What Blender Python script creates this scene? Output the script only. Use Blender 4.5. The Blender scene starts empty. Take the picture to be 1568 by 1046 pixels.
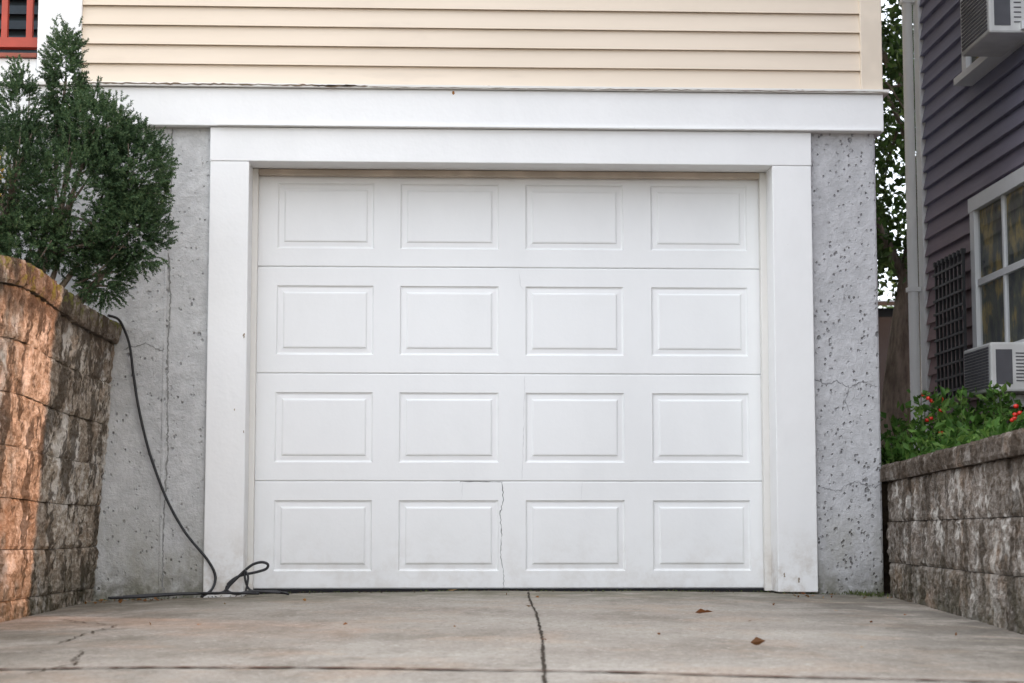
import bpy, math, random
from mathutils import Vector, noise as mn
R = random.Random(7)
scene = bpy.context.scene
COL = scene.collection

# ------------------------------------------------------------ node helpers
class M:
    def __init__(s, name, rough=0.7, spec=0.3):
        s.m = bpy.data.materials.new(name); s.m.use_nodes = True
        s.t = s.m.node_tree; s.t.nodes.clear()
        s.out = s.t.nodes.new('ShaderNodeOutputMaterial')
        s.b = s.t.nodes.new('ShaderNodeBsdfPrincipled')
        s.t.links.new(s.b.outputs[0], s.out.inputs[0])
        s.b.inputs['Roughness'].default_value = rough
        s.b.inputs['Specular IOR Level'].default_value = spec
        s.tc = s.t.nodes.new('ShaderNodeTexCoord')
        s.h = None
    def L(s, a, b): s.t.links.new(a, b)
    def put(s, sock, v):
        if isinstance(v, bpy.types.NodeSocket): s.L(v, sock)
        elif isinstance(v, tuple) and len(v) == 3 and sock.type == 'RGBA': sock.default_value = (*v, 1)
        else: sock.default_value = v
    def vec(s, sc=(1, 1, 1), loc=(0, 0, 0)):
        n = s.t.nodes.new('ShaderNodeMapping'); s.L(s.tc.outputs['Object'], n.inputs[0])
        n.inputs['Scale'].default_value = sc; n.inputs['Location'].default_value = loc
        return n.outputs[0]
    def noise(s, scale=5, detail=4, rough=0.6, sc=(1, 1, 1), loc=(0, 0, 0), dist=0):
        n = s.t.nodes.new('ShaderNodeTexNoise'); s.L(s.vec(sc, loc), n.inputs['Vector'])
        n.inputs['Scale'].default_value = scale; n.inputs['Detail'].default_value = min(detail, 4)
        n.inputs['Roughness'].default_value = rough; n.inputs['Distortion'].default_value = dist
        return n.outputs['Fac']
    def vor(s, scale=20, sc=(1, 1, 1), rnd=1):
        n = s.t.nodes.new('ShaderNodeTexVoronoi'); s.L(s.vec(sc), n.inputs['Vector'])
        n.inputs['Scale'].default_value = scale; n.inputs['Randomness'].default_value = rnd
        return n.outputs['Distance']
    def ramp(s, f, lo, hi, a=0.0, b=1.0):
        n = s.t.nodes.new('ShaderNodeMapRange'); n.interpolation_type = 'SMOOTHSTEP'
        s.put(n.inputs[0], f)
        n.inputs[1].default_value = lo; n.inputs[2].default_value = hi
        n.inputs[3].default_value = a; n.inputs[4].default_value = b
        return n.outputs[0]
    def cramp(s, f, stops):
        n = s.t.nodes.new('ShaderNodeValToRGB'); s.put(n.inputs[0], f)
        e = n.color_ramp.elements
        while len(e) < len(stops): e.new(0.5)
        for i, (p, c) in enumerate(stops): e[i].position = p; e[i].color = (*c, 1)
        return n.outputs[0]
    def mix(s, f, a, b, mode='MIX'):
        n = s.t.nodes.new('ShaderNodeMix'); n.data_type = 'RGBA'; n.blend_type = mode
        s.put(n.inputs[0], f); s.put(n.inputs[6], a); s.put(n.inputs[7], b)
        return n.outputs[2]
    def math(s, op, a, b=0.0):
        n = s.t.nodes.new('ShaderNodeMath'); n.operation = op
        s.put(n.inputs[0], a); s.put(n.inputs[1], b)
        return n.outputs[0]
    def axis(s, i):
        n = s.t.nodes.new('ShaderNodeSeparateXYZ'); s.L(s.tc.outputs['Object'], n.inputs[0])
        return n.outputs[i]
    def island(s):
        n = s.t.nodes.new('ShaderNodeNewGeometry'); return n.outputs['Random Per Island']
    def color(s, c): s.put(s.b.inputs['Base Color'], c)
    def bump(s, h, dist=0.01, strength=1.0):
        n = s.t.nodes.new('ShaderNodeBump'); s.put(n.inputs['Height'], h)
        n.inputs['Distance'].default_value = dist; n.inputs['Strength'].default_value = strength
        if s.h: s.L(s.h, n.inputs['Normal'])
        s.h = n.outputs[0]; s.L(s.h, s.b.inputs['Normal'])

def simple(name, c, rough=0.6, spec=0.3, var=0.12, scale=6):
    m = M(name, rough, spec)
    n = m.noise(scale, 2)
    m.color(m.mix(m.ramp(n, .35, .7), tuple(x*(1-var) for x in c), tuple(min(1, x*(1+var)) for x in c)))
    return m.m

def white_paint(name, c=(.80, .80, .78), grime=0.5, rough=.45, bd=.004):
    m = M(name, rough, .35)
    n = m.noise(2.2, 4, .65, (1, 1, .5))
    col = m.mix(m.ramp(n, .35, .75), c, tuple(x*.95 for x in c))
    z = m.axis(2)
    low = m.math('MULTIPLY', m.ramp(z, .0, .40, 1, 0), m.ramp(m.noise(9, 4, .7), .4, .7))
    col = m.mix(m.math('MULTIPLY', low, grime), col, (.46, .40, .33))
    sp = m.ramp(m.noise(26, 4, .75, loc=(3, 1, 7)), .68, .76)
    col = m.mix(m.math('MULTIPLY', sp, .25*grime), col, (.45, .40, .34))
    m.color(col)
    m.bump(m.noise(5, 4, .75), bd)
    return m.m

def concrete_mat(name, pit=1.0, base=(.42, .42, .43)):
    m = M(name, .9, .2)
    n = m.noise(1.6, 4, .65)
    col = m.mix(m.ramp(n, .35, .68), tuple(x*.84 for x in base), base)
    n14 = m.noise(14, 4, .75)
    col = m.mix(m.math('MULTIPLY', m.ramp(n14, .40, .66), .5), col, tuple(x*1.25 for x in base))
    col = m.mix(m.math('MULTIPLY', m.ramp(m.noise(5, 4, .7, (1, 1, .35), (4, 0, 2)), .52, .72), .30), col, tuple(x*.65 for x in base))
    mask = m.ramp(m.noise(11, 3, .7, loc=(9, 3, 1)), .60-.16*pit, .74-.12*pit)
    v = m.math('ADD', m.vor(44, (1, 1, .75)), m.math('MULTIPLY', n14, .25))
    pits = m.math('MULTIPLY', m.ramp(v, .26, .42, 1, 0), mask)
    mask2 = m.ramp(m.noise(5, 3, .6, loc=(1, 8, 5)), .60-.10*pit, .68-.05*pit)
    v2 = m.math('ADD', m.vor(17, (1, 1, .8)), m.math('MULTIPLY', n14, .3))
    pits2 = m.math('MULTIPLY', m.ramp(v2, .24, .36, 1, 0), mask2)
    pp = m.math('MAXIMUM', pits, pits2)
    col = m.mix(m.math('MULTIPLY', pp, .42+.13*pit), col, (.13, .13, .13))
    z = m.axis(2)
    low = m.math('MULTIPLY', m.ramp(z, -.05, .60, 1, 0), m.ramp(m.noise(5, 4, .7, (1, 1, .5)), .3, .65))
    col = m.mix(m.math('MULTIPLY', low, .6), col, (.20, .185, .115))
    vlow = m.math('MULTIPLY', m.ramp(z, -.05, .18, 1, 0), m.ramp(m.noise(12, 3, .7), .3, .6))
    col = m.mix(m.math('MULTIPLY', vlow, .8), col, (.085, .082, .05))
    m.color(col)
    hh = m.math('ADD', m.math('MULTIPLY', pp, -1.0), m.math('MULTIPLY', n14, 1.2))
    m.bump(hh, .010)
    return m.m

def block_mat(name, warm):
    m = M(name, .95, .1)
    rnd = m.island()
    base = m.cramp(rnd, [(0, (.40, .345, .285) if warm else (.28, .25, .22)), (.5, (.48, .425, .355) if warm else (.35, .315, .28)), (1, (.56, .51, .44) if warm else (.42, .38, .345))])
    col = m.mix(m.ramp(m.noise(24, 4, .8), .42, .60), m.mix(1, base, (.55, .50, .45), 'MULTIPLY'), base)
    e = m.math('MULTIPLY', m.ramp(m.noise(5, 4, .7, (1, 1, .8), (2, 5, 1)), .53, .64), .75)
    col = m.mix(e, col, (.70, .67, .62))
    e = m.math('MULTIPLY', m.ramp(m.noise(2.6, 4, .7, loc=(7, 2, 1)), .52, .70), .30)
    col = m.mix(e, col, (.42, .26, .15))
    st = m.ramp(m.noise(6.5, 4, .78, (1, 1, .42), (0, 3, 3)), .505, .565)
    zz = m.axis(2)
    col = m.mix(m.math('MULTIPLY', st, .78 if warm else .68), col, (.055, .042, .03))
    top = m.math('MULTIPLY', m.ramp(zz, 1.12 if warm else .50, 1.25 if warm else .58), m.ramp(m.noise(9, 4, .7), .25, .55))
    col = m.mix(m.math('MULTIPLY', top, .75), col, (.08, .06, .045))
    if warm:
        mo = m.math('MULTIPLY', m.ramp(zz, 1.24, 1.33), m.ramp(m.noise(14, 4, .7, loc=(2, 2, 2)), .50, .60))
        col = m.mix(m.math('MULTIPLY', mo, .8), col, (.15, .16, .03))
    low = m.math('MULTIPLY', m.ramp(zz, -.1, .30, 1, 0), m.ramp(m.noise(8, 4, .7), .3, .6))
    col = m.mix(m.math('MULTIPLY', low, .7), col, (.065, .065, .04))
    m.color(col)
    m.bump(m.noise(30, 4, .85), .025)
    return m.m

def leaf_mat(name, stops, trans=.3, rough=.55):
    m = M(name, rough, .25)
    c = m.cramp(m.island(), stops)
    c = m.mix(m.ramp(m.noise(4.5, 1), .38, .62), m.mix(1, c, (.55, .6, .6), 'MULTIPLY'), c)
    m.color(c)
    tr = m.t.nodes.new('ShaderNodeBsdfTranslucent'); m.L(c, tr.inputs[0])
    mx = m.t.nodes.new('ShaderNodeMixShader'); mx.inputs[0].default_value = trans
    m.L(m.b.outputs[0], mx.inputs[1]); m.L(tr.outputs[0], mx.inputs[2]); m.L(mx.outputs[0], m.out.inputs[0])
    return m.m

# ------------------------------------------------------------ mesh helpers
class G:
    def __init__(s): s.v = []; s.f = []
    def quad(s, a, b, c, d):
        n = len(s.v); s.v += [a, b, c, d]; s.f.append((n, n+1, n+2, n+3))
    def box(s, x0, x1, y0, y1, z0, z1):
        n = len(s.v)
        s.v += [(x0, y0, z0), (x1, y0, z0), (x1, y1, z0), (x0, y1, z0), (x0, y0, z1), (x1, y0, z1), (x1, y1, z1), (x0, y1, z1)]
        s.f += [tuple(n+i for i in q) for q in [(0, 3, 2, 1), (4, 5, 6, 7), (0, 1, 5, 4), (1, 2, 6, 5), (2, 3, 7, 6), (3, 0, 4, 7)]]
    def tube(s, pts, rad, k=8, cap=True):
        n0 = len(s.v); up = Vector((.31, .2, .93)).normalized()
        P = [Vector(p) for p in pts]
        for i, p in enumerate(P):
            d = (P[min(i+1, len(P)-1)]-P[max(i-1, 0)]).normalized()
            a = d.cross(up)
            if a.length < .1: a = d.cross(Vector((1, 0, 0)))
            a.normalize(); b = d.cross(a)
            r = rad[i] if isinstance(rad, (list, tuple)) else rad
            for j in range(k):
                t = 2*math.pi*j/k; s.v.append(tuple(p+a*math.cos(t)*r+b*math.sin(t)*r))
        for i in range(len(P)-1):
            for j in range(k):
                s.f.append((n0+i*k+j, n0+i*k+(j+1) % k, n0+(i+1)*k+(j+1) % k, n0+(i+1)*k+j))
        if cap:
            s.f.append(tuple(n0+j for j in range(k))); s.f.append(tuple(n0+(len(P)-1)*k+j for j in range(k)))
    def obj(s, name, mat, parent=None, smooth=False, bevel=0):
        me = bpy.data.meshes.new(name); me.from_pydata(s.v, [], s.f); me.validate()
        me.materials.append(mat)
        if smooth: me.polygons.foreach_set('use_smooth', [True]*len(me.polygons))
        o = bpy.data.objects.new(name, me); COL.objects.link(o)
        if parent: o.parent = parent
        if bevel:
            b = o.modifiers.new('b', 'BEVEL'); b.width = bevel; b.segments = 2; b.limit_method = 'ANGLE'
        return o

def empty(name):
    e = bpy.data.objects.new(name, None); COL.objects.link(e); e.empty_display_size = .3; return e
def boxo(name, mat, parent, *b, bevel=.002):
    g = G(); g.box(*b); return g.obj(name, mat, parent, bevel=bevel)
def interp(pts, n=12):
    P = [Vector(p) for p in pts]; out = []
    for i in range(len(P)-1):
        p0 = P[max(i-1, 0)]; p1 = P[i]; p2 = P[i+1]; p3 = P[min(i+2, len(P)-1)]
        for k in range(n):
            t = k/n
            out.append(.5*((2*p1)+(p2-p0)*t+(2*p0-5*p1+4*p2-p3)*t*t+(3*p1-p0-3*p2+p3)*t**3))
    out.append(P[-1]); return out
def crack(g, pts, w, to3, jit=.004, step=.012):
    P = []
    for a, b in zip(pts[:-1], pts[1:]):
        a = Vector(a); b = Vector(b); n = max(2, int((b-a).length/step))
        for i in range(n): P.append(a.lerp(b, i/n)+Vector((R.uniform(-1, 1), R.uniform(-1, 1)))*jit)
    P.append(Vector(pts[-1])); n0 = len(g.v)
    for i, p in enumerate(P):
        d = (P[min(i+1, len(P)-1)]-P[max(i-1, 0)]).normalized(); nn = Vector((-d.y, d.x))
        ww = w*R.uniform(.35, 1.2)*.5*(0.3 if i in (0, len(P)-1) else 1)
        g.v += [to3(*(p+nn*ww)), to3(*(p-nn*ww))]
    for i in range(len(P)-1): g.f.append((n0+2*i, n0+2*i+1, n0+2*i+3, n0+2*i+2))

# ------------------------------------------------------------ materials
WHITE = white_paint('white_trim_paint', (.82, .82, .81), .7)
DOORW = white_paint('white_door_paint', (.81, .815, .81), .25, .38, .002)
CONC_L = concrete_mat('cast_concrete', .75, (.49, .49, .485))
CONC_R = concrete_mat('pitted_concrete', 1.3, (.48, .48, .49))
BLK_L = block_mat('split_face_block_tan', True)
BLK_R = block_mat('split_face_block_grey', False)
DARK = simple('dark_gap', (.02, .02, .02), .9, .1)
SEAL = simple('rubber_seal', (.012, .012, .014), .7, .2)
RUBBER = simple('black_cable_rubber', (.018, .018, .02), .45, .4)
GREYLINE = simple('hairline_grey', (.58, .58, .58), .8, .1)  # grey of the faint hairline cracks
METAL = simple('black_iron', (.02, .02, .022), .5, .4)
RED = simple('red_rail_paint', (.45, .075, .045), .5, .4)
TEAL = simple('dark_teal_paint', (.025, .04, .045), .6, .3)

m = M('vinyl_siding_beige', .5, .3)
c = m.mix(m.ramp(m.noise(1.2, 4, .6, (.4, 1, 3)), .35, .7), (.72, .615, .495), (.67, .57, .455))
c = m.mix(m.math('MULTIPLY', m.ramp(m.noise(7, 4, .7, (.3, 1, 2)), .55, .75), .2), c, (.50, .42, .34))
m.color(c); SID = m.m
CPOST = simple('vinyl_corner_beige', (.72, .62, .50), .5, .3, .05)

m = M('flashing_painted', .55, .3)
c = m.mix(m.ramp(m.noise(9, 4, .75, (.35, 1, 1)), .60, .66), (.72, .70, .66), (.16, .075, .03))
m.color(c); FLASH = m.m

m = M('slate_clapboard', .6, .3)
z = m.axis(2)
c = m.mix(m.ramp(z, 1.4, 3.0), (.29, .195, .195), (.225, .23, .325))
c = m.mix(m.ramp(m.noise(5, 4, .6, (1, .2, 2)), .4, .7), c, m.mix(1, c, (.80, .80, .82), 'MULTIPLY'))
m.color(c); SLATE = m.m

m = M('driveway_concrete', .85, .2)
n = m.noise(.9, 4, .7)
c = m.cramp(n, [(.3, (.27, .235, .195)), (.5, (.355, .32, .275)), (.7, (.43, .395, .345))])
c = m.mix(m.math('MULTIPLY', m.ramp(m.noise(2.2, 4, .75, (1, .45, 1), (3, 1, 0)), .50, .66), .5), c, (.18, .155, .12))
c = m.mix(m.math('MULTIPLY', m.ramp(m.noise(1.7, 4, .7, loc=(1, 4, 0)), .50, .64), .35), c, (.45, .33, .24))
c = m.mix(m.math('MULTIPLY', m.ramp(m.noise(60, 3, .8), .5, .66), .55), c, (.12, .10, .08))
c = m.mix(m.math('MULTIPLY', m.ramp(m.noise(38, 3, .8, loc=(5, 5, 5)), .55, .68), .5), c, (.62, .58, .52))
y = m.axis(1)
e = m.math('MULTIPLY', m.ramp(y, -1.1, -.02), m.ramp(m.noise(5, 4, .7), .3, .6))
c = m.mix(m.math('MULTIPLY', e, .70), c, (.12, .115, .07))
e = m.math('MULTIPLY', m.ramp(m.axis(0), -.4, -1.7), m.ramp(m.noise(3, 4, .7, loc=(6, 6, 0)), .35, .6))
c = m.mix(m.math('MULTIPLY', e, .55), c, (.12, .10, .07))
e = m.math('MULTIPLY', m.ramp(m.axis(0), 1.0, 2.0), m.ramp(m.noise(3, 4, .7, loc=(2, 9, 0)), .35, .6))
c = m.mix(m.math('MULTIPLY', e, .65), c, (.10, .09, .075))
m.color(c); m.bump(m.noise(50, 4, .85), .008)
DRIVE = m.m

m = M('soil', .95, .1)
m.color(m.cramp(m.noise(12, 4, .75), [(.35, (.03, .022, .015)), (.6, (.09, .065, .045))])); SOIL = m.m
m = M('grassy_ground', .95, .1)
m.color(m.cramp(m.noise(1.5, 4, .75), [(.35, (.045, .06, .022)), (.65, (.11, .11, .06))])); GROUND = m.m
m = M('asphalt', .9, .2)
m.color(m.cramp(m.noise(40, 4, .8), [(.35, (.035, .035, .036)), (.65, (.07, .07, .07))])); ASPH = m.m
m = M('bark', .9, .1)
m.color(m.cramp(m.noise(9, 4, .75, (1, 1, .25)), [(.35, (.09, .07, .055)), (.65, (.30, .25, .20))])); m.bump(m.noise(14, 4, .7, (1, 1, .25)), .04); BARK = m.m

JUN = leaf_mat('juniper_needles', [(0, (.04, .08, .036)), (.45, (.078, .138, .06)), (.85, (.12, .19, .085)), (1, (.19, .25, .11))], .3)
LEAF = leaf_mat('tree_leaves', [(0, (.04, .075, .02)), (.5, (.08, .14, .035)), (1, (.15, .20, .06))], .5)
YLEAF = leaf_mat('painted_sun_yellow', [(0, (.45, .30, .02)), (1, (.65, .45, .04))], .3)
PLANT = leaf_mat('garden_leaves', [(0, (.05, .12, .02)), (.5, (.10, .22, .04)), (1, (.20, .32, .07))], .4)
BLOCKER = leaf_mat('added_blocker_leaves', [(0, (.03, .06, .02)), (1, (.08, .12, .04))], .25)
DEADLEAF = leaf_mat('dead_leaves', [(0, (.20, .07, .025)), (.6, (.34, .15, .05)), (1, (.42, .26, .10))], .1)
TOM = simple('red_fruit', (.70, .03, .015), .3, .5)

# ------------------------------------------------------------ terrain
def drv(x, y):
    cr = .040*((x-.4)/2.1)**2 if x < .4 else .018*((x-.4)/1.85)**2
    z = -cr
    if y < 0: z += .010*max(y, -4.9)
    if y < -4.9: z -= (1.12)*min(1, (-4.9-y)/4.6)**1.0 if y > -9.5 else 1.12
    return z+.0035*mn.noise(Vector((x*2, y*2, 0)))
g = G()
xs = [-400, -60, -20, -8, -4, -2, 0, 2, 4, 8, 20, 60, 400]
ys = [-400, -60, -25, -16, -9.4, -5, 0, 3, 8, 20, 60, 400]
zf = {-400: -1.45, -60: -1.42, -25: -1.4, -16: -1.4, -9.4: -1.4, -5: -.35}
for y in ys:
    for x in xs: g.v.append((x, y, zf.get(y, -.2)))
nx = len(xs)
for j in range(len(ys)-1):
    for i in range(nx-1): g.f.append((j*nx+i, j*nx+i+1, (j+1)*nx+i+1, (j+1)*nx+i))
g.obj('ground', GROUND)
g = G(); g.quad((-200, -20, -1.30), (200, -20, -1.30), (200, -11.2, -1.30), (-200, -11.2, -1.30)); g.obj('road', ASPH)
g = G()
g.box(-200, 200, -11.2, -11.0, -1.42, -1.17); g.obj('kerb', CONC_L)
g = G(); NX = 50; NY = 150
for j in range(NY+1):
    y = -11 + (11.3)*j/NY
    for i in range(NX+1):
        x = -1.95+(4.45)*i/NX
        g.v.append((x, y, drv(x, y)))
for j in range(NY):
    for i in range(NX): a = j*(NX+1)+i; g.f.append((a, a+1, a+NX+2, a+NX+1))
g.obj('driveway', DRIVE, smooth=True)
g = G(); to = lambda x, y: (x, y, drv(x, y)+.004)
crack(g, [(.46, .0), (.43, -.6), (.40, -1.8), (.34, -3.2), (.25, -4.85)], .011, to, .003, .03)
jo = empty('driveway_joint')
g.obj('centre_crack', simple('crack_dark_brown', (.05, .04, .03), .9, .1), jo)
g = G(); crack(g, [(-1.7, -3.78), (-.4, -4.06), (.4, -4.28), (1.36, -4.54), (2.1, -4.76)], .036, to, .004, .03)
g.obj('cross_joint', simple('joint_rust', (.12, .075, .055), .9, .1), jo)
g = G(); crack(g, [(-1.75, -3.2), (-1.35, -3.35), (-1.15, -3.25)], .010, to, .015, .03)
crack(g, [(-1.1, -3.3), (-1.02, -3.8), (-1.1, -4.05)], .010, to, .015, .03)
crack(g, [(-1.5, -1.6), (-1.2, -2.1), (-1.25, -2.9)], .010, to, .015, .03)
g.obj('fine_cracks', simple('crack_brown', (.10, .08, .06), .9, .1), jo)

# ------------------------------------------------------------ house with garage
H = empty('clapboard_house')
g = G(); g.box(-5, -1.0, 0, .3, -.4, 2.40); g.box(-5, -4.7, .3, 8, -.4, 2.4)
g.obj('concrete_wall_left', CONC_L, H)
g = G(); g.box(1.75, 2.24, 0, .3, -.4, 2.40); g.box(1.94, 2.238, .3, 8, -.4, 2.398)
g.obj('concrete_wall_right', CONC_R, H, bevel=.012)
boxo('foundation_back', CONC_L, H, -5, 2.2, 7.8, 8.1, -.4, 2.39)
to = lambda x, z: (x, -.0015, z)
g = G()
crack(g, [(-1.335, 2.32), (-1.345, 1.7), (-1.33, 1.45), (-1.34, 1.2), (-1.33, .7), (-1.345, .3), (-1.34, 0)], .009, to, .004, .01)
crack(g, [(-1.56, 1.20), (-1.45, 1.235), (-1.36, 1.19), (-1.345, 1.13)], .007, to, .005, .01)
g.obj('wall_seam', simple('seam_dark', (.24, .24, .23), .9, .1), H)
boxo('form_board_ridge', CONC_L, H, -1.362, -1.347, -.006, .01, -.03, 2.32, bevel=.003)
g = G()
crack(g, [(1.90, 1.07), (1.97, 1.04), (2.02, 1.06), (2.08, 1.02), (2.15, 1.05), (2.23, 1.03)], .0050, to, .007, .01)
crack(g, [(2.08, 1.02), (2.06, .96), (2.08, .90)], .004, to, .006, .01)
crack(g, [(1.93, .52), (2.0, .50), (2.1, .55), (2.2, .52), (2.235, .54)], .0040, to, .006, .01)
g.obj('wall_cracks', simple('crack_grey', (.23, .23, .235), .9, .1), H)

# casing
boxo('jamb_left', WHITE, H, -1.14, -.945, -.032, .28, -.03, 2.15, bevel=.004)
boxo('jamb_right', WHITE, H, 1.70, 1.90, -.032, .28, .0, 2.15, bevel=.004)
boxo('header', WHITE, H, -1.142, 1.902, -.034, .28, 2.151, 2.324, bevel=.004)
boxo('frieze_board', WHITE, H, -5.0, 2.272, -.055, .31, 2.326, 2.52, bevel=.004)
boxo('frieze_return', WHITE, H, 2.1, 2.270, .311, 8, 2.326, 2.52, bevel=.004)
boxo('drip_cap', FLASH, H, -5.0, 2.300, -.078, .3, 2.522, 2.540, bevel=.002)
boxo('drip_cap_side', FLASH, H, 2.1, 2.298, .301, 8, 2.522, 2.540, bevel=.002)
g = G()
to = lambda x, z: (x, -.0795, z)
crack(g, [(-1.78, 2.533), (-.9, 2.532), (-.35, 2.530)], .009, to, .003, .02)
crack(g, [(-.35, 2.526), (.6, 2.526), (1.5, 2.527), (2.29, 2.526)], .004, to, .0015, .03)
crack(g, [(-.62, 2.530), (-.40, 2.529)], .012, to, .003, .02)
g.obj('drip_cap_peeling', simple('peeling_edge', (.15, .11, .075), .9), H)
boxo('frame_lip', WHITE, H, -1.1, 2.255, -.064, -.054, 2.328, 2.338, bevel=.001)
STOP = white_paint('stop_paint', (.74, .72, .68), .6)
boxo('stop_left', STOP, H, -.947, -.917, .150, .197, .0, 2.149, bevel=.003)
boxo('stop_right', STOP, H, 1.668, 1.702, .150, .197, .0, 2.149, bevel=.003)
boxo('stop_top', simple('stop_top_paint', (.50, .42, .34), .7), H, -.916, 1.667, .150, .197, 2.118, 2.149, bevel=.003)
boxo('stop_top_gap', DARK, H, -.944, 1.699, .1975, .24, 2.12, 2.155, bevel=0)

# garage door
GD = empty('garage_door'); GD.parent = H
Y0 = .20; DX0, DX1 = -.943, 1.698
PAN = [(-.820, -.325), (-.190, .318), (.455, .962), (1.105, 1.606)]
for s in range(4):
    zb = .006+.5485*s; zt = .006+.5485*(s+1)-.0022
    if s == 0: zb = .012
    g = G()
    X = [DX0, *[v for p in PAN for v in p], DX1]
    pz0 = .5485*s+.100; pz1 = .5485*s+.457
    if s == 3: pz1 = .5485*s+.440
    Z = [zb+.005, pz0, pz1, zt-.005]
    for i in range(len(X)-1):
        for j in range(3):
            if i % 2 == 1 and j == 1: continue
            g.quad((X[i], Y0, Z[j]), (X[i+1], Y0, Z[j]), (X[i+1], Y0, Z[j+1]), (X[i], Y0, Z[j+1]))
    g.quad((DX0, Y0+.004, zb), (DX1, Y0+.004, zb), (DX1, Y0, Z[0]), (DX0, Y0, Z[0]))
    g.quad((DX0, Y0, Z[3]), (DX1, Y0, Z[3]), (DX1, Y0+.004, zt), (DX0, Y0+.004, zt))
    g.quad((DX0, Y0+.004, zt), (DX1, Y0+.004, zt), (DX1, Y0+.03, zt), (DX0, Y0+.03, zt))
    g.quad((DX0, Y0+.004, zb), (DX1, Y0+.004, zb), (DX1, Y0+.03, zb), (DX0, Y0+.03, zb))
    for (a, b) in PAN:
        rings = [(0, 0), (.006, .0075), (.012, .009), (.033, .007), (.039, .002), (.044, .001)]
        def rect(ins, d): return [(a+ins, Y0+d, pz0+ins), (b-ins, Y0+d, pz0+ins), (b-ins, Y0+d, pz1-ins), (a+ins, Y0+d, pz1-ins)]
        for r0, r1 in zip(rings[:-1], rings[1:]):
            A = rect(*r0); B = rect(*r1)
            for k in range(4): g.quad(A[k], A[(k+1) % 4], B[(k+1) % 4], B[k])
        g.quad(*rect(*rings[-1]))
    g.obj('section_%d' % (s+1), DOORW, GD)
boxo('section_gap', simple('joint_grey', (.7, .7, .7), .8), GD, DX0, DX1, Y0+.010, Y0+.05, .02, 2.2, bevel=0)  # even grey backing seen through the section joints
boxo('bottom_seal', SEAL, GD, DX0, DX1, Y0-.012, Y0+.035, -.02, .0115, bevel=.003)
to = lambda x, z: (x, Y0-.0012, z)
g = G()
crack(g, [(.335, .547), (.342, .46), (.325, .39), (.333, .27)], .0048, to, .003, .012)
crack(g, [(.333, .27), (.326, .17), (.343, .11), (.343, .012)], .0032, to, .003, .012)
crack(g, [(.12, .548), (.13, .552), (.34, .549)], .003, to, .001, .02)
g.obj('panel_crack', simple('panel_crack_dark', (.18, .18, .18), .8), GD)
g = G()
crack(g, [(.418, 1.638), (.43, 1.56), (.452, 1.53)], .0022, to, .002, .02)
crack(g, [(.45, 1.09), (.446, .8), (.436, .56)], .0022, to, .002, .02)
crack(g, [(.13, .46), (.135, .549)], .002, to, .002, .02)
crack(g, [(.74, .46), (.745, .549)], .002, to, .002, .02)
g.obj('panel_hairline', GREYLINE, GD)
g = G()
for (x, z, w) in [(-.96, 1.27, .012), (-.955, .79, .008), (1.73, .085, .01), (1.80, .06, .012), (-1.0, .9, .006)]:
    crack(g, [(x, z-w), (x+.003, z+w)], w*.8, lambda x, z: (x, -.0335, z), .003, .004)
g.obj('casing_marks', simple('mark_brown', (.30, .24, .18), .8), H)
g = G(); crack(g, [(.075, 2.515), (.08, 2.495)], .012, lambda x, z: (x, -.0565, z), .003, .004)
g.obj('rust_spot', simple('rust', (.35, .15, .04), .8), H)

# siding
g = G(); zc = 2.548
while zc < 6.2:
    x0, x1 = -1.80, 2.165
    n = 16
    for i in range(n):
        a = x0+(x1-x0)*i/n; b = x0+(x1-x0)*(i+1)/n
        wa = .0018*mn.noise(Vector((a*1.3, zc*5, 3))); wb = .0018*mn.noise(Vector((b*1.3, zc*5, 3)))
        g.quad((a, -.032+wa, zc+wa), (b, -.032+wb, zc+wb), (b, -.014, zc+.1), (a, -.014, zc+.1))
        g.quad((a, -.032+wa, zc+wa), (b, -.032+wb, zc+wb), (b, -.010, zc+.002), (a, -.010, zc+.002))
    zc += .0997
g.obj('front_siding', SID, H)
g = G(); zc = 2.548
while zc < 6.2:
    g.quad((2.262, .1, zc), (2.262, 8, zc), (2.245, 8, zc+.1), (2.245, .1, zc+.1))
    g.quad((2.262, .1, zc), (2.262, 8, zc), (2.245, 8, zc), (2.245, .1, zc))
    zc += .0997
g.obj('side_siding', SID, H)
boxo('wall_core', CPOST, H, -1.9, 2.24, -.006, 8, 2.541, 6.3, bevel=0)
boxo('corner_post', CPOST, H, 2.163, 2.276, -.040, .10, 2.541, 6.3, bevel=.005)
boxo('corner_board', WHITE, H, -2.013, -1.794, -.045, .15, 2.541, 6.3, bevel=.004)
g = G()
g.box(-5.2, 2.6, -.35, 8.4, 6.3, 6.45); g.obj('roof_eave', WHITE, H)
g = G(); n = 0
g.v += [(-5.3, -.4, 6.45), (2.7, -.4, 6.45), (2.7, 8.5, 6.45), (-5.3, 8.5, 6.45), (-5.3, 4, 9.2), (2.7, 4, 9.2)]
g.f += [(0, 1, 5, 4), (2, 3, 4, 5), (1, 2, 5), (3, 0, 4)]
g.obj('roof', ASPH, H)
boxo('porch_skirt', WHITE, H, -5.0, -2.015, -.030, .2, 2.541, 2.665, bevel=.003)
boxo('porch_floor', simple('porch_floor_paint', (.30, .09, .06)), H, -5.0, -2.015, -.05, 1.4, 2.668, 2.690, bevel=.003)
boxo('porch_back', TEAL, H, -5.0, -1.9, 1.4, 1.5, 2.54, 6.3, bevel=0)
boxo('porch_side', TEAL, H, -2.0, -1.92, .15, 1.4, 2.7, 6.3, bevel=0)
boxo('porch_ceiling', WHITE, H, -5, -2.0, .0, 1.5, 5.0, 5.1, bevel=0)
g = G()
g.box(-5, -2.015, .01, .065, 2.735, 2.785); g.box(-5, -2.015, .0, .075, 3.55, 3.60)
x = -2.055
while x > -5: g.box(x-.03, x, .02, .055, 2.786, 3.549); x -= .125
g.obj('porch_railing', RED, H)
g = G()
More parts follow.
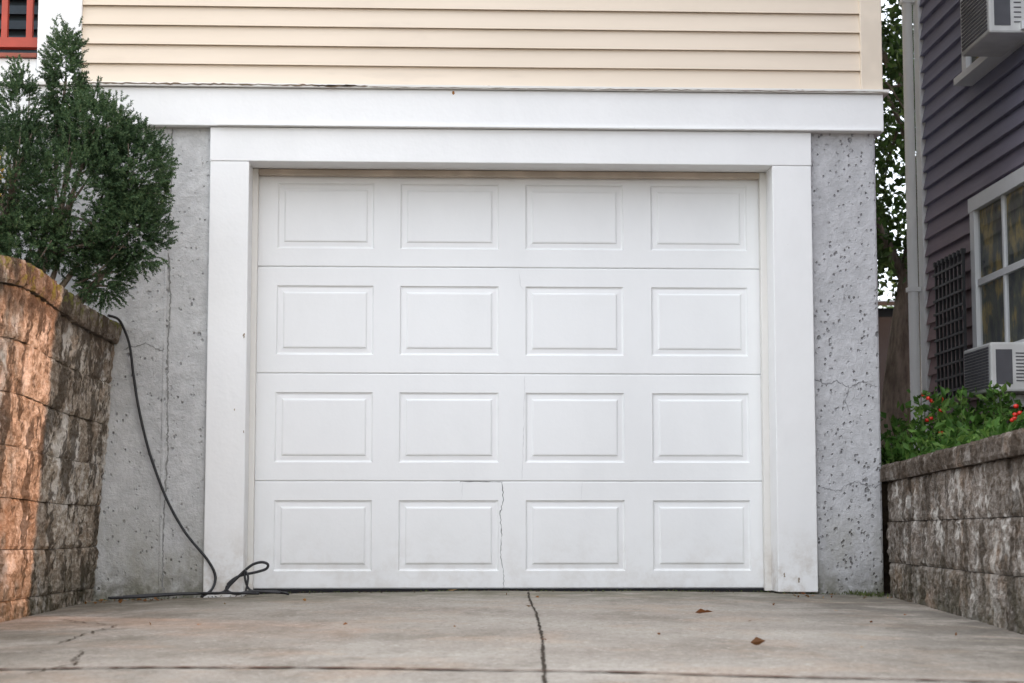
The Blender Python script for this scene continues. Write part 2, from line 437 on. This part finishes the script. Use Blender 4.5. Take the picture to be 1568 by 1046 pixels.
for k in range(14): g.box(-3.4, -2.05, 1.36, 1.395, 2.75+k*.09, 2.80+k*.09)
g.obj('porch_shutter', simple('shutter_slate', (.05, .07, .085), .5), H)
UB = empty('utility_box')
boxo('box_body', WHITE, UB, 2.24, 2.33, .7, .85, 1.60, 1.74, bevel=.006)
g = G(); g.tube([(2.27, .78, 1.6), (2.27, .78, .6)], .012); g.obj('conduit', METAL, UB)

# ------------------------------------------------------------ retaining walls
def build_wall(name, mat, fn, length, ztop, cap, nc, ch, seed, bump):
    g = G(); rr = random.Random(seed)
    rows = [(ztop-cap, ztop, .022, .46)]
    z = ztop-cap
    for k in range(nc): rows.append((z-ch, z, 0, .40)); z -= ch
    for ri, (z0, z1, off, bl) in enumerate(rows):
        s = -.0 if ri % 2 == 0 else -bl/2
        while s < length:
            s0, s1 = max(s, 0), min(s+bl, length)
            s += bl
            if s1-s0 < .03: continue
            cell = .013 if s0 < 2.8 else .04
            jo = rr.uniform(-.006, .006); nxx = max(4, int((s1-s0)/cell)); nz = max(4, int((z1-z0)/cell)); n0 = len(g.v); gap = .002
            sd = rr.uniform(0, 50); tilt = rr.uniform(-.012, .012)
            def pt(i, j, back=None):
                ss = s0+gap+(s1-s0-2*gap)*i/nxx; zz = z0+gap*.7+(z1-z0-1.4*gap)*j/nz
                e = min(i, nxx-i, j, nz-j)
                d = off+jo+tilt*(i/nxx-.5)
                d += .008*mn.noise(Vector((ss*9, zz*9, sd)))+.010*mn.noise(Vector((ss*24, zz*24, sd)))+.009*mn.noise(Vector((ss*55, zz*55, sd)))
                d -= .006 if e == 0 else 0
                if back is not None: d = back
                return fn(ss, zz+bump(ss)*(zz/ztop if zz > 0 else 0), d)
            for j in range(nz+1):
                for i in range(nxx+1): g.v.append(pt(i, j))
            for j in range(nz):
                for i in range(nxx): a = n0+j*(nxx+1)+i; g.f.append((a, a+1, a+nxx+2, a+nxx+1))
            ring = [(i, 0) for i in range(nxx+1)]+[(nxx, j) for j in range(1, nz+1)]+[(i, nz) for i in range(nxx-1, -1, -1)]+[(0, j) for j in range(nz-1, 0, -1)]
            idx = [n0+j*(nxx+1)+i for i, j in ring]; m0 = len(g.v)
            for i, j in ring: g.v.append(pt(i, j, back=-.24))
            L = len(ring)
            for k in range(L): g.f.append((idx[k], idx[(k+1) % L], m0+(k+1) % L, m0+k))
    return g.obj(name, mat, smooth=False)
def lf(s, z, d):
    x = -1.686+.105*(z+.045)/1.37-.038*s; return (x+d, -.004-s, z)
build_wall('retaining_wall', BLK_L, lf, 6.0, 1.326, .10, 8, .2, 1, lambda s: .055*math.exp(-((s-1.7)/.55)**2))
def rf(s, z, d):
    return (2.262-.082*s-d, -.004-s, z)
build_wall('retaining_wall.001', BLK_R, rf, 7.0, .632, .085, 5, .2, 2, lambda s: .012*s)
g = G(); g.box(-12, -1.83, -5.9, -.02, -1, 1.22); g.obj('garden_soil', SOIL)
g = G(); g.box(2.42, 12, -3.2, 14, -1, .575); g.box(2.25, 2.42, .31, 14, -1, .57); g.box(2.05, 12, -9, -3.2, -1.5, .56); g.obj('garden_soil.001', SOIL)

# ------------------------------------------------------------ cable
C = empty('black_cable')
pts = [(-1.62, -.10, 1.36), (-1.575, -.07, 1.345), (-1.545, -.05, 1.29), (-1.52, -.035, 1.21), (-1.50, -.03, 1.07), (-1.475, -.03, .925), (-1.43, -.03, .74), (-1.375, -.035, .58), (-1.31, -.04, .43), (-1.225, -.05, .29), (-1.12, -.055, .165), (-1.078, -.06, .085), (-1.09, -.09, .02), (-1.13, -.16, -.012)]
g = G(); g.tube(interp(pts), .0068, 8); g.obj('hanging_run', RUBBER, C, smooth=True)
pts = [(-1.55, -.30, -.012), (-1.42, -.22, -.01), (-1.25, -.18, .0), (-1.13, -.15, .003), (-1.03, -.14, .008), (-1.005, -.13, .05), (-.955, -.12, .085), (-.87, -.12, .105), (-.825, -.12, .12), (-.818, -.12, .142), (-.85, -.12, .152), (-.90, -.12, .135), (-.965, -.13, .075), (-1.01, -.14, .02), (-.96, -.18, .002), (-.90, -.17, .012), (-.82, -.15, .010), (-.72, -.14, .003)]
g = G(); g.tube(interp(pts), .0068, 8); g.obj('coiled_run', RUBBER, C, smooth=True)
pts = [(-.92, -.15, .006), (-.91, -.14, .08), (-.93, -.13, .11), (-.90, -.14, .02), (-.78, -.13, .012), (-.71, -.18, .0)]
g = G(); g.tube(interp(pts), .0055, 8); g.tube(interp([(-1.5, -.2, -.01), (-1.3, -.14, .0), (-1.05, -.17, .006), (-.85, -.2, .004)]), .006, 8); g.obj('loose_end', RUBBER, C, smooth=True)

# ------------------------------------------------------------ juniper bush
def rdir():
    while True:
        v = Vector((R.uniform(-1, 1), R.uniform(-1, 1), R.uniform(-1, 1)))
        if .05 < v.length < 1: return v.normalized()
def sprig(g, p, d, ln, nn, nl):
    d = d.normalized(); a = d.cross(rdir()).normalized(); b = d.cross(a)
    for k in range(nn):
        t = k/nn; q = p+d*ln*t
        th = k*2.4+R.uniform(-.4, .4)
        o = (a*math.cos(th)+b*math.sin(th))
        nd = (o*1.0+d*R.uniform(.5, 1.2)).normalized(); l = nl*R.uniform(.7, 1.2)*(1-.45*t)
        w = nd.cross(rdir()).normalized()*.0024
        n = len(g.v); g.v += [tuple(q-w), tuple(q+w), tuple(q+nd*l+w*.35), tuple(q+nd*l-w*.35)]; g.f.append((n, n+1, n+2, n+3))
ELL = [((-1.70, -.6, 1.87), (.38, .36, .36), 5), ((-1.42, -.6, 1.98), (.18, .22, .22), 2.8), ((-1.43, -.6, 1.70), (.18, .2, .21), 3.0),
       ((-1.57, -.55, 1.50), (.12, .16, .14), 1.3), ((-1.99, -.75, 1.88), (.30, .3, .36), 4), ((-1.75, -.6, 2.42), (.09, .1, .25), 1.7),
       ((-1.61, -.6, 2.18), (.19, .2, .17), 2.4), ((-1.95, -.65, 2.25), (.11, .14, .2), 1.2), ((-1.87, -.7, 1.62), (.24, .28, .15), 1.6)]
BU = empty('juniper_bush')
g = G(); gy = G(); stems = G(); wt = [e[2] for e in ELL]
cnt = 0
while cnt < 7600:
    c, r, _ = R.choices(ELL, wt)[0]; u = rdir(); k = R.uniform(.45, 1.04)
    p = Vector((c[0]+u.x*r[0]*k, c[1]+u.y*r[1]*k, c[2]+u.z*r[2]*k))
    nz = mn.noise(p*9)
    if nz < -.22 and k > .78: continue
    if p.z < 1.36 and p.x < -1.7: continue
    if u.y > .5: continue
    d = Vector((u.x/r[0], u.y/r[1], u.z/r[2])).normalized()*1.1+Vector((0, 0, .4))+rdir()*.6
    sprig(g, p, d, R.uniform(.03, .06), 24, .015)
    cnt += 1
for i in range(60):
    p = Vector((-2.02+R.uniform(-.07, .08), -1.0+R.uniform(-.08, .05), 1.93+R.uniform(-.2, .15)))
    sprig(gy, p, rdir()+Vector((0, -.3, .8)), .06, 30, .02)
for (x, y, z, h) in [(-1.755, -.6, 2.55, .17), (-1.72, -.6, 2.45, .16), (-1.80, -.6, 2.40, .15), (-1.63, -.6, 2.3, .12), (-1.55, -.6, 2.22, .10), (-1.95, -.65, 2.38, .13), (-1.99, -.65, 2.3, .15), (-1.45, -.6, 2.12, .08), (-1.32, -.6, 2.05, .06), (-1.27, -.6, 1.88, .06)]:
    for k in range(5):
        dd = Vector((R.uniform(-.45, .45), R.uniform(-.3, .3), 1)); pp = Vector((x, y, z))
        for s in range(4):
            sprig(g, pp+dd*h*s/4, dd+rdir()*.8, h*.35, 28, .016)
g.obj('needles', JUN, BU); gy.obj('painted_sun_needles', YLEAF, BU)  # yellow needle colour stands for the low sun patch on the bush
base = Vector((-1.98, -.6, 1.15))
for c, r, _ in ELL:
    e = Vector(c)
    mid = base.lerp(e, .5)+Vector((R.uniform(-.05, .05), R.uniform(-.05, .05), -.06))
    stems.tube(interp([base, mid, e], 5), [.022-.0016*i for i in range(11)], 6)
for i in range(70):
    c, r, _ = R.choices(ELL, wt)[0]; c = Vector(c); u = rdir()
    e = Vector((c.x+u.x*r[0]*.85, c.y+u.y*r[1]*.85, c.z+u.z*r[2]*.85)); s0 = base.lerp(c, R.uniform(.5, .9))
    stems.tube(interp([s0, s0.lerp(e, .5)+rdir()*.02, e], 4), [.008-.0007*i for i in range(9)], 5)
stems.obj('branches', BARK, BU, smooth=True)

# ------------------------------------------------------------ leaf clouds
def leaf(g, p, d, l, w):
    d = d.normalized(); a = d.cross(rdir()).normalized()*w*.5; n = len(g.v); b = d.cross(a).normalized()*w*.18
    g.v += [tuple(p), tuple(p+d*l*.45+a+b), tuple(p+d*l), tuple(p+d*l*.45-a+b)]
    g.f += [(n, n+1, n+2), (n, n+2, n+3)]
def cloud(g, c, r, n, size, thr=-.1, fr=1.5, shell=.2):
    k = 0; tries = 0
    while k < n and tries < n*20:
        tries += 1
        u = rdir(); q = R.uniform(shell, 1)
        p = Vector((c[0]+u.x*r[0]*q, c[1]+u.y*r[1]*q, c[2]+u.z*r[2]*q))
        if mn.noise(p*fr) < thr: continue
        leaf(g, p, rdir()+Vector((0, 0, -.3)), size*R.uniform(.6, 1.2), size*R.uniform(.4, .65)); k += 1
T = empty('shade_tree')
g = G()
tp = interp([(3.60, 5.2, -.2), (3.66, 5.2, .9), (3.77, 5.2, 1.9), (3.93, 5.2, 3.0), (4.05, 5.2, 4.6), (3.9, 5.3, 6.6)], 8)
g.tube(tp, [.20-.0040*i for i in range(len(tp))], 14)
for (a, e, r) in [(18, (2.6, 5.0, 4.2), .05), (22, (5.4, 6.2, 4.9), .06), (27, (2.9, 6.4, 5.6), .045), (30, (4.2, 3.9, 5.9), .04), (24, (3.3, 4.6, 3.9), .03), (34, (3.0, 5.6, 7.3), .04), (36, (4.8, 5.3, 7.5), .04)]:
    b = Vector(tp[min(a, len(tp)-1)]); e = Vector(e); pp = interp([b, b.lerp(e, .5)+Vector((0, 0, .15)), e], 6)
    g.tube(pp, [r*(1-.06*i) for i in range(len(pp))], 8)
    for q in range(5):
        s = Vector(pp[R.randint(4, len(pp)-1)]); f = s+rdir()*.7; g.tube([s, s.lerp(f, .5)+rdir()*.05, f], [.014, .009, .004], 5)
g.obj('trunk', BARK, T, smooth=True)
g = G()
cloud(g, (3.6, 5.4, 4.0), (1.2, 1.4, 1.6), 6200, .085, .0, 2.2)
cloud(g, (3.5, 6.0, 6.0), (2.2, 2.0, 1.8), 3000, .10, 0, 1.6)
cloud(g, (3.4, 5.6, 2.75), (.7, .9, .75), 3200, .085, -.08, 2.6)
g.obj('foliage', LEAF, T)
g = G(); gt = G()
for i in range(16):
    x = -2+i*1.9+R.uniform(-.8, .8); y = 30+R.uniform(-4, 6); h = R.uniform(5.5, 9)
    gt.tube([(x, y, -.2), (x+.1, y, h*.5), (x, y, h*.8)], [.2, .14, .05], 6)
    cloud(g, (x, y, h*.62), (1.9, 1.9, h*.42), 900, .30, -.12, .8)
D = empty('distant_trees'); g.obj('crowns', LEAF, D); gt.obj('trunks', BARK, D)
g = G()
for i in range(7):
    if i < 2: cloud(g, (3.9, -5.2-i*.6, 1.1), (.55, .5, 1.0), 900, .08, -.5, 2, .1)
    else: cloud(g, (3.95, -5.35-i*.6, 2.2), (.6, .55, 2.3), 3000, .10, -.5, 2, .1)
g.obj('added_blocker_hedge', BLOCKER)  # added off-screen foliage, shapes the low sun into a strip on the wall

S = empty('dark_shed')
SH = simple('shed_boards', (.016, .024, .038), .7)
g = G()
for i in range(24): g.box(1.5+i*.15, 1.5+i*.15+.143, 8.5, 8.53+.008*(i % 2), -.2, 2.45)
g.obj('board_wall', SH, S)
boxo('shed_core', DARK, S, 1.5, 5.1, 8.56, 10.4, -.2, 2.44)
g = G(); g.v += [(1.3, 8.3, 2.45), (5.3, 8.3, 2.45), (5.3, 10.6, 2.75), (1.3, 10.6, 2.75), (1.3, 8.3, 2.49), (5.3, 8.3, 2.49), (5.3, 10.6, 2.79), (1.3, 10.6, 2.79)]
g.f += [(0, 3, 2, 1), (4, 5, 6, 7), (0, 1, 5, 4), (1, 2, 6, 5), (2, 3, 7, 6), (3, 0, 4, 7)]
g.obj('shed_roof', simple('shed_roof_felt', (.03, .03, .035)), S)

# ------------------------------------------------------------ neighbouring house
N = empty('neighboring_house')
XF = 3.3
boxo('wall_core', SLATE, N, XF+.012, 9, -4.95, 3.0, .3, 7.2, bevel=0)
g = G(); zc = .4
while zc < 7.1:
    g.quad((XF-.018, -4.95, zc), (XF-.018, 2.92, zc), (XF+.010, 2.92, zc+.115), (XF+.010, -4.95, zc+.115))
    g.quad((XF-.018, -4.95, zc), (XF-.018, 2.92, zc), (XF+.010, 2.92, zc), (XF+.010, -4.95, zc))
    zc += .115
g.obj('clapboards', SLATE, N)
boxo('corner_board', WHITE, N, XF-.028, XF+.1, 2.90, 3.02, .3, 7.2, bevel=.004)
g = G(); g.tube([(XF-.075, 3.0, 7.1), (XF-.075, 3.0, .4)], .035, 12)
for z in (1.9, 3.9): g.box(XF-.115, XF-.03, 2.96, 3.04, z, z+.03)
g.obj('downspout', WHITE, N, smooth=False)
g = G(); g.box(XF-.2, 9.3, -5.1, 3.2, 7.2, 7.4); g.obj('eave', WHITE, N)
g = G(); g.v += [(XF-.25, -5.15, 7.4), (9.4, -5.15, 7.4), (9.4, 3.3, 7.4), (XF-.25, 3.3, 7.4), (6.3, -5.15, 9.6), (6.3, 3.3, 9.6)]; g.f += [(0, 3, 5, 4), (1, 2, 5, 4), (0, 1, 4), (3, 2, 5)]
g.obj('roof', ASPH, N)
m = M('window_reflection_paint', .8, .2)
m.color(m.cramp(m.noise(4, 4, .6, (1, 1.2, .8)), [(.38, (.06, .075, .08)), (.50, (.16, .17, .12)), (.60, (.60, .45, .14)), (.70, (.18, .20, .14))])); WIN_REFL = m.m  # noise colours stand in for yellow foliage reflected in the glass
m = M('window_glass', .04, .6); m.color((.03, .04, .05))
tr = m.t.nodes.new('ShaderNodeBsdfTransparent'); mx = m.t.nodes.new('ShaderNodeMixShader'); mx.inputs[0].default_value = .3
m.L(tr.outputs[0], mx.inputs[1]); m.L(m.b.outputs[0], mx.inputs[2]); m.L(mx.outputs[0], m.out.inputs[0]); GLASS = m.m
WB = white_paint('white_window_frame', (.80, .81, .82), .1)
def window(tag, y0, y1, z0, z1):
    x = XF-.062
    g = G()
    w = .085
    g.box(x, XF+.03, y0, y0+w, z0, z1); g.box(x, XF+.03, y1-w, y1, z0, z1); g.box(x-.003, XF+.03, y0-.02, y1+.02, z1-.001, z1+w)
    g.box(x-.045, XF+.03, y0-.03, y1+.03, z0-.045, z0-.001)
    zi = (z0+z1)/2; g.box(x+.012, XF+.02, y0+w, y1-w, zi-.02, zi+.02)
    g.box(x+.014, XF+.02, (y0+y1)/2-.015, (y0+y1)/2+.015, z0, z1)
    g.obj(tag+'_frame', WB, N)
    g = G(); g.quad((x+.026, y0+w, z0), (x+.026, y1-w, z0), (x+.026, y1-w, z1), (x+.026, y0+w, z1)); g.obj(tag+'_glass', GLASS, N)
    g = G(); g.quad((x+.036, y0+w, z0), (x+.036, y1-w, z0), (x+.036, y1-w, z1), (x+.036, y0+w, z1)); g.obj(tag+'_painted_reflection', WIN_REFL, N)  # plane behind the glass carrying the painted foliage reflection
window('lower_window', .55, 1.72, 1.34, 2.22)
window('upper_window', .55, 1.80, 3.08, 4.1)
ACM = simple('ac_casing', (.62, .62, .60), .5, .3, .08); ACG = simple('ac_grille', (.10, .10, .11), .6)
def ac(tag, y0, y1, z0, z1, x0):
    boxo(tag+'_body', ACM, N, x0, XF-.04, y0, y1, z0, z1, bevel=.012)
    g = G()
    for k in range(14):
        zz = z0+.03+(z1-z0-.06)*k/13; g.box(x0-.004, x0+.002, y0+.03, y1-.03, zz-.006, zz+.006)
    g.box(x0+.03, x0+.12, y0-.003, y0+.002, z0+.04, z1-.04)
    for k in range(9):
        zz = z0+.06+(z1-z0-.12)*k/8
        g.box(x0+.14, XF-.10, y0-.003, y0+.002, zz-.003, zz+.003)
    g.obj(tag+'_louvres', ACG, N)
ac('lower_air_conditioner', .62, 1.12, 1.05, 1.32, 3.00)
ac('upper_air_conditioner', .55, 1.08, 3.02, 3.36, 3.02)
g = G(); g.box(3.06, XF, .8, .83, .98, 1.045); g.box(3.06, XF, 1.0, 1.03, .98, 1.045); g.obj('ac_brackets', WB, N)
g = G(); xg = XF-.09
for i in range(8):
    y = 1.78+i*.086; g.box(xg-.008, xg+.008, y-.008, y+.008, 1.12, 1.98+.02*(i % 2)); g.box(xg-.014, xg+.014, y-.014, y+.014, 1.98, 2.01)
for k in range(10):
    z = 1.16+k*.085; g.box(xg-.016, xg-.008, 1.75, 2.41, z-.007, z+.007)
g.box(xg, XF, 1.78, 1.79, 1.2, 1.21); g.box(xg, XF, 2.38, 2.39, 1.9, 1.91)
g.obj('window_guard_grille', METAL, N)

# ------------------------------------------------------------ garden plants with red fruit
P = empty('tomato_plant')
g = G(); st = G(); fr = G()
def ball(g, c, r):
    n0 = len(g.v); K = 8
    for i in range(1, 5):
        ph = math.pi*i/5
        for j in range(K): g.v.append((c[0]+r*math.sin(ph)*math.cos(2*math.pi*j/K), c[1]+r*math.sin(ph)*math.sin(2*math.pi*j/K), c[2]+r*.9*math.cos(ph)))
    for i in range(3):
        for j in range(K): g.f.append((n0+i*K+j, n0+i*K+(j+1) % K, n0+(i+1)*K+(j+1) % K, n0+(i+1)*K+j))
    g.f.append(tuple(n0+j for j in range(K))); g.f.append(tuple(n0+3*K+j for j in range(K)))
for i in range(110):
    y = R.uniform(-1.9, 1.3); x = R.uniform(2.34, 3.2)
    h = R.uniform(.12, .30)
    if -.1 < y < 1.0 and 2.45 < x < 2.75: h = R.uniform(.28, .48)
    if x > 2.85: h = R.uniform(.25, .50)
    if y < -.6: h *= .75
    top = Vector((x+R.uniform(-.08, .08), y+R.uniform(-.08, .08), .57+h)); b = Vector((x, y, .56))
    st.tube([b, b.lerp(top, .5)+rdir()*.02, top], [.006, .004, .002], 5)
    for k in range(int(30+h*80)):
        t = R.uniform(.15, 1); q = b.lerp(top, t)+Vector((R.gauss(0, .035), R.gauss(0, .035), R.gauss(0, .012)))
        leaf(g, q, rdir()+Vector((0, 0, .2)), R.uniform(.03, .07), R.uniform(.02, .04))
for i in range(11): ball(fr, (2.57+R.uniform(-.06, .06), .1+R.uniform(-.1, .1), .90+R.uniform(-.10, .10)), .013)
for i in range(5): ball(fr, (2.88+R.uniform(-.05, .05), -.2+R.uniform(-.1, .1), .88+R.uniform(-.04, .06)), .014)
g.obj('leaves', PLANT, P); st.obj('stems', simple('green_stem', (.08, .14, .03)), P); fr.obj('fruit', TOM, P, smooth=True)
g = G()
for i in range(110):
    x = 2.15+R.uniform(-.12, .06); y = R.uniform(-.35, -.03); leaf(g, Vector((x, y, drv(x, y)+.004)), Vector((R.uniform(-.6, .6), R.uniform(-.6, .3), 1)), R.uniform(.012, .03), .008)
for i in range(260):
    x = R.uniform(-1.65, 2.2); y = R.uniform(-.07, -.02)
    if -.95 < x < 1.7: y += .16
    leaf(g, Vector((x, y, drv(x, y)+.002)), Vector((R.uniform(-1, 1), R.uniform(-.6, .3), .6)), R.uniform(.006, .016), .006)
g.obj('weeds', simple('moss_green', (.07, .09, .03), .9))
g = G()
for i in range(85):
    k = R.random()
    if k < .45: x = R.uniform(-1.66, -1.3); y = R.uniform(-.35, -.05)
    elif k < .8: x = R.uniform(1.7, 2.2); y = R.uniform(-.5, -.05)
    else: x = R.uniform(-1.4, 1.9); y = R.uniform(-3.5, -.1)
    leaf(g, Vector((x, y, drv(x, y)+.006)), Vector((R.uniform(-1, 1), R.uniform(-1, 1), R.uniform(0, .25))), R.uniform(.012, .030), R.uniform(.008, .016))
for (x, y) in [(1.03, -1.8), (.98, -3.35), (.06, .1), (1.05, -1.83)]:
    leaf(g, Vector((x, y, drv(x, y)+.008)), Vector((1, .1, .1)), .05, .03)
g.obj('fallen_leaves', DEADLEAF)
g = G()
for i in range(240):
    x = R.uniform(-1.1, 2.2); y = R.gauss(-.02 if (x < -.93 or x > 1.7) else .10, .045); y = min(y, -.01 if (x < -.93 or x > 1.7) else .18)
    leaf(g, Vector((x, y, drv(x, y)+.003)), Vector((R.uniform(-1, 1), R.uniform(-1, 1), .3)), R.uniform(.005, .014), .007)
g.obj('threshold_debris', SOIL)

# ------------------------------------------------------------ light: bright thin overcast + a low sun
EL = 15; ROT = 126.87
w = bpy.data.worlds.new("World"); scene.world = w; w.use_nodes = True
nt = w.node_tree; nt.nodes.clear()
o = nt.nodes.new('ShaderNodeOutputWorld'); bg = nt.nodes.new('ShaderNodeBackground'); sky = nt.nodes.new('ShaderNodeTexSky')
sky.sky_type = 'NISHITA'; sky.sun_disc = False; sky.sun_elevation = math.radians(EL); sky.sun_rotation = math.radians(ROT)
sky.dust_density = 2.0
tc = nt.nodes.new('ShaderNodeTexCoord'); sx = nt.nodes.new('ShaderNodeSeparateXYZ'); nt.links.new(tc.outputs['Generated'], sx.inputs[0])
cr = nt.nodes.new('ShaderNodeValToRGB'); nt.links.new(sx.outputs[2], cr.inputs[0])
cr.color_ramp.elements[0].position = 0; cr.color_ramp.elements[0].color = (.54, .55, .58, 1)
cr.color_ramp.elements[1].position = 1; cr.color_ramp.elements[1].color = (1, 1, 1.02, 1)
sc = nt.nodes.new('ShaderNodeMix'); sc.data_type = 'RGBA'; sc.blend_type = 'MULTIPLY'; sc.inputs[0].default_value = 1
nt.links.new(cr.outputs[0], sc.inputs[6]); sc.inputs[7].default_value = (18.2, 18.3, 18.6, 1)
ad = nt.nodes.new('ShaderNodeMix'); ad.data_type = 'RGBA'; ad.blend_type = 'ADD'; ad.inputs[0].default_value = 1
nt.links.new(sky.outputs[0], ad.inputs[6]); nt.links.new(sc.outputs[2], ad.inputs[7])
nt.links.new(ad.outputs[2], bg.inputs[0]); bg.inputs[1].default_value = .15; nt.links.new(bg.outputs[0], o.inputs[0])
sd = bpy.data.lights.new('sun', 'SUN'); sd.energy = 5.0; sd.angle = math.radians(.5); sd.color = (1, .46, .24)
so = bpy.data.objects.new('sun', sd); COL.objects.link(so)
az = math.radians(ROT); e = math.radians(EL)
S2 = Vector((math.sin(az)*math.cos(e), math.cos(az)*math.cos(e), math.sin(e)))
so.rotation_euler = S2.to_track_quat('Z', 'Y').to_euler()

# ------------------------------------------------------------ camera
cd = bpy.data.cameras.new('camera'); cam = bpy.data.objects.new('camera', cd); COL.objects.link(cam); scene.camera = cam
cam.location = (0, -9, .345)
cam.rotation_euler = (math.radians(90+5.73), 0, math.radians(-2.4))
cd.sensor_width = 36; cd.lens = 2760/1568*36; cd.clip_end = 2000; cd.clip_start = .05
cd.dof.use_dof = True; cd.dof.focus_distance = 9.1; cd.dof.aperture_fstop = 5.0
scene.view_settings.view_transform = 'Standard'; scene.view_settings.look = 'None'; scene.view_settings.exposure = 0
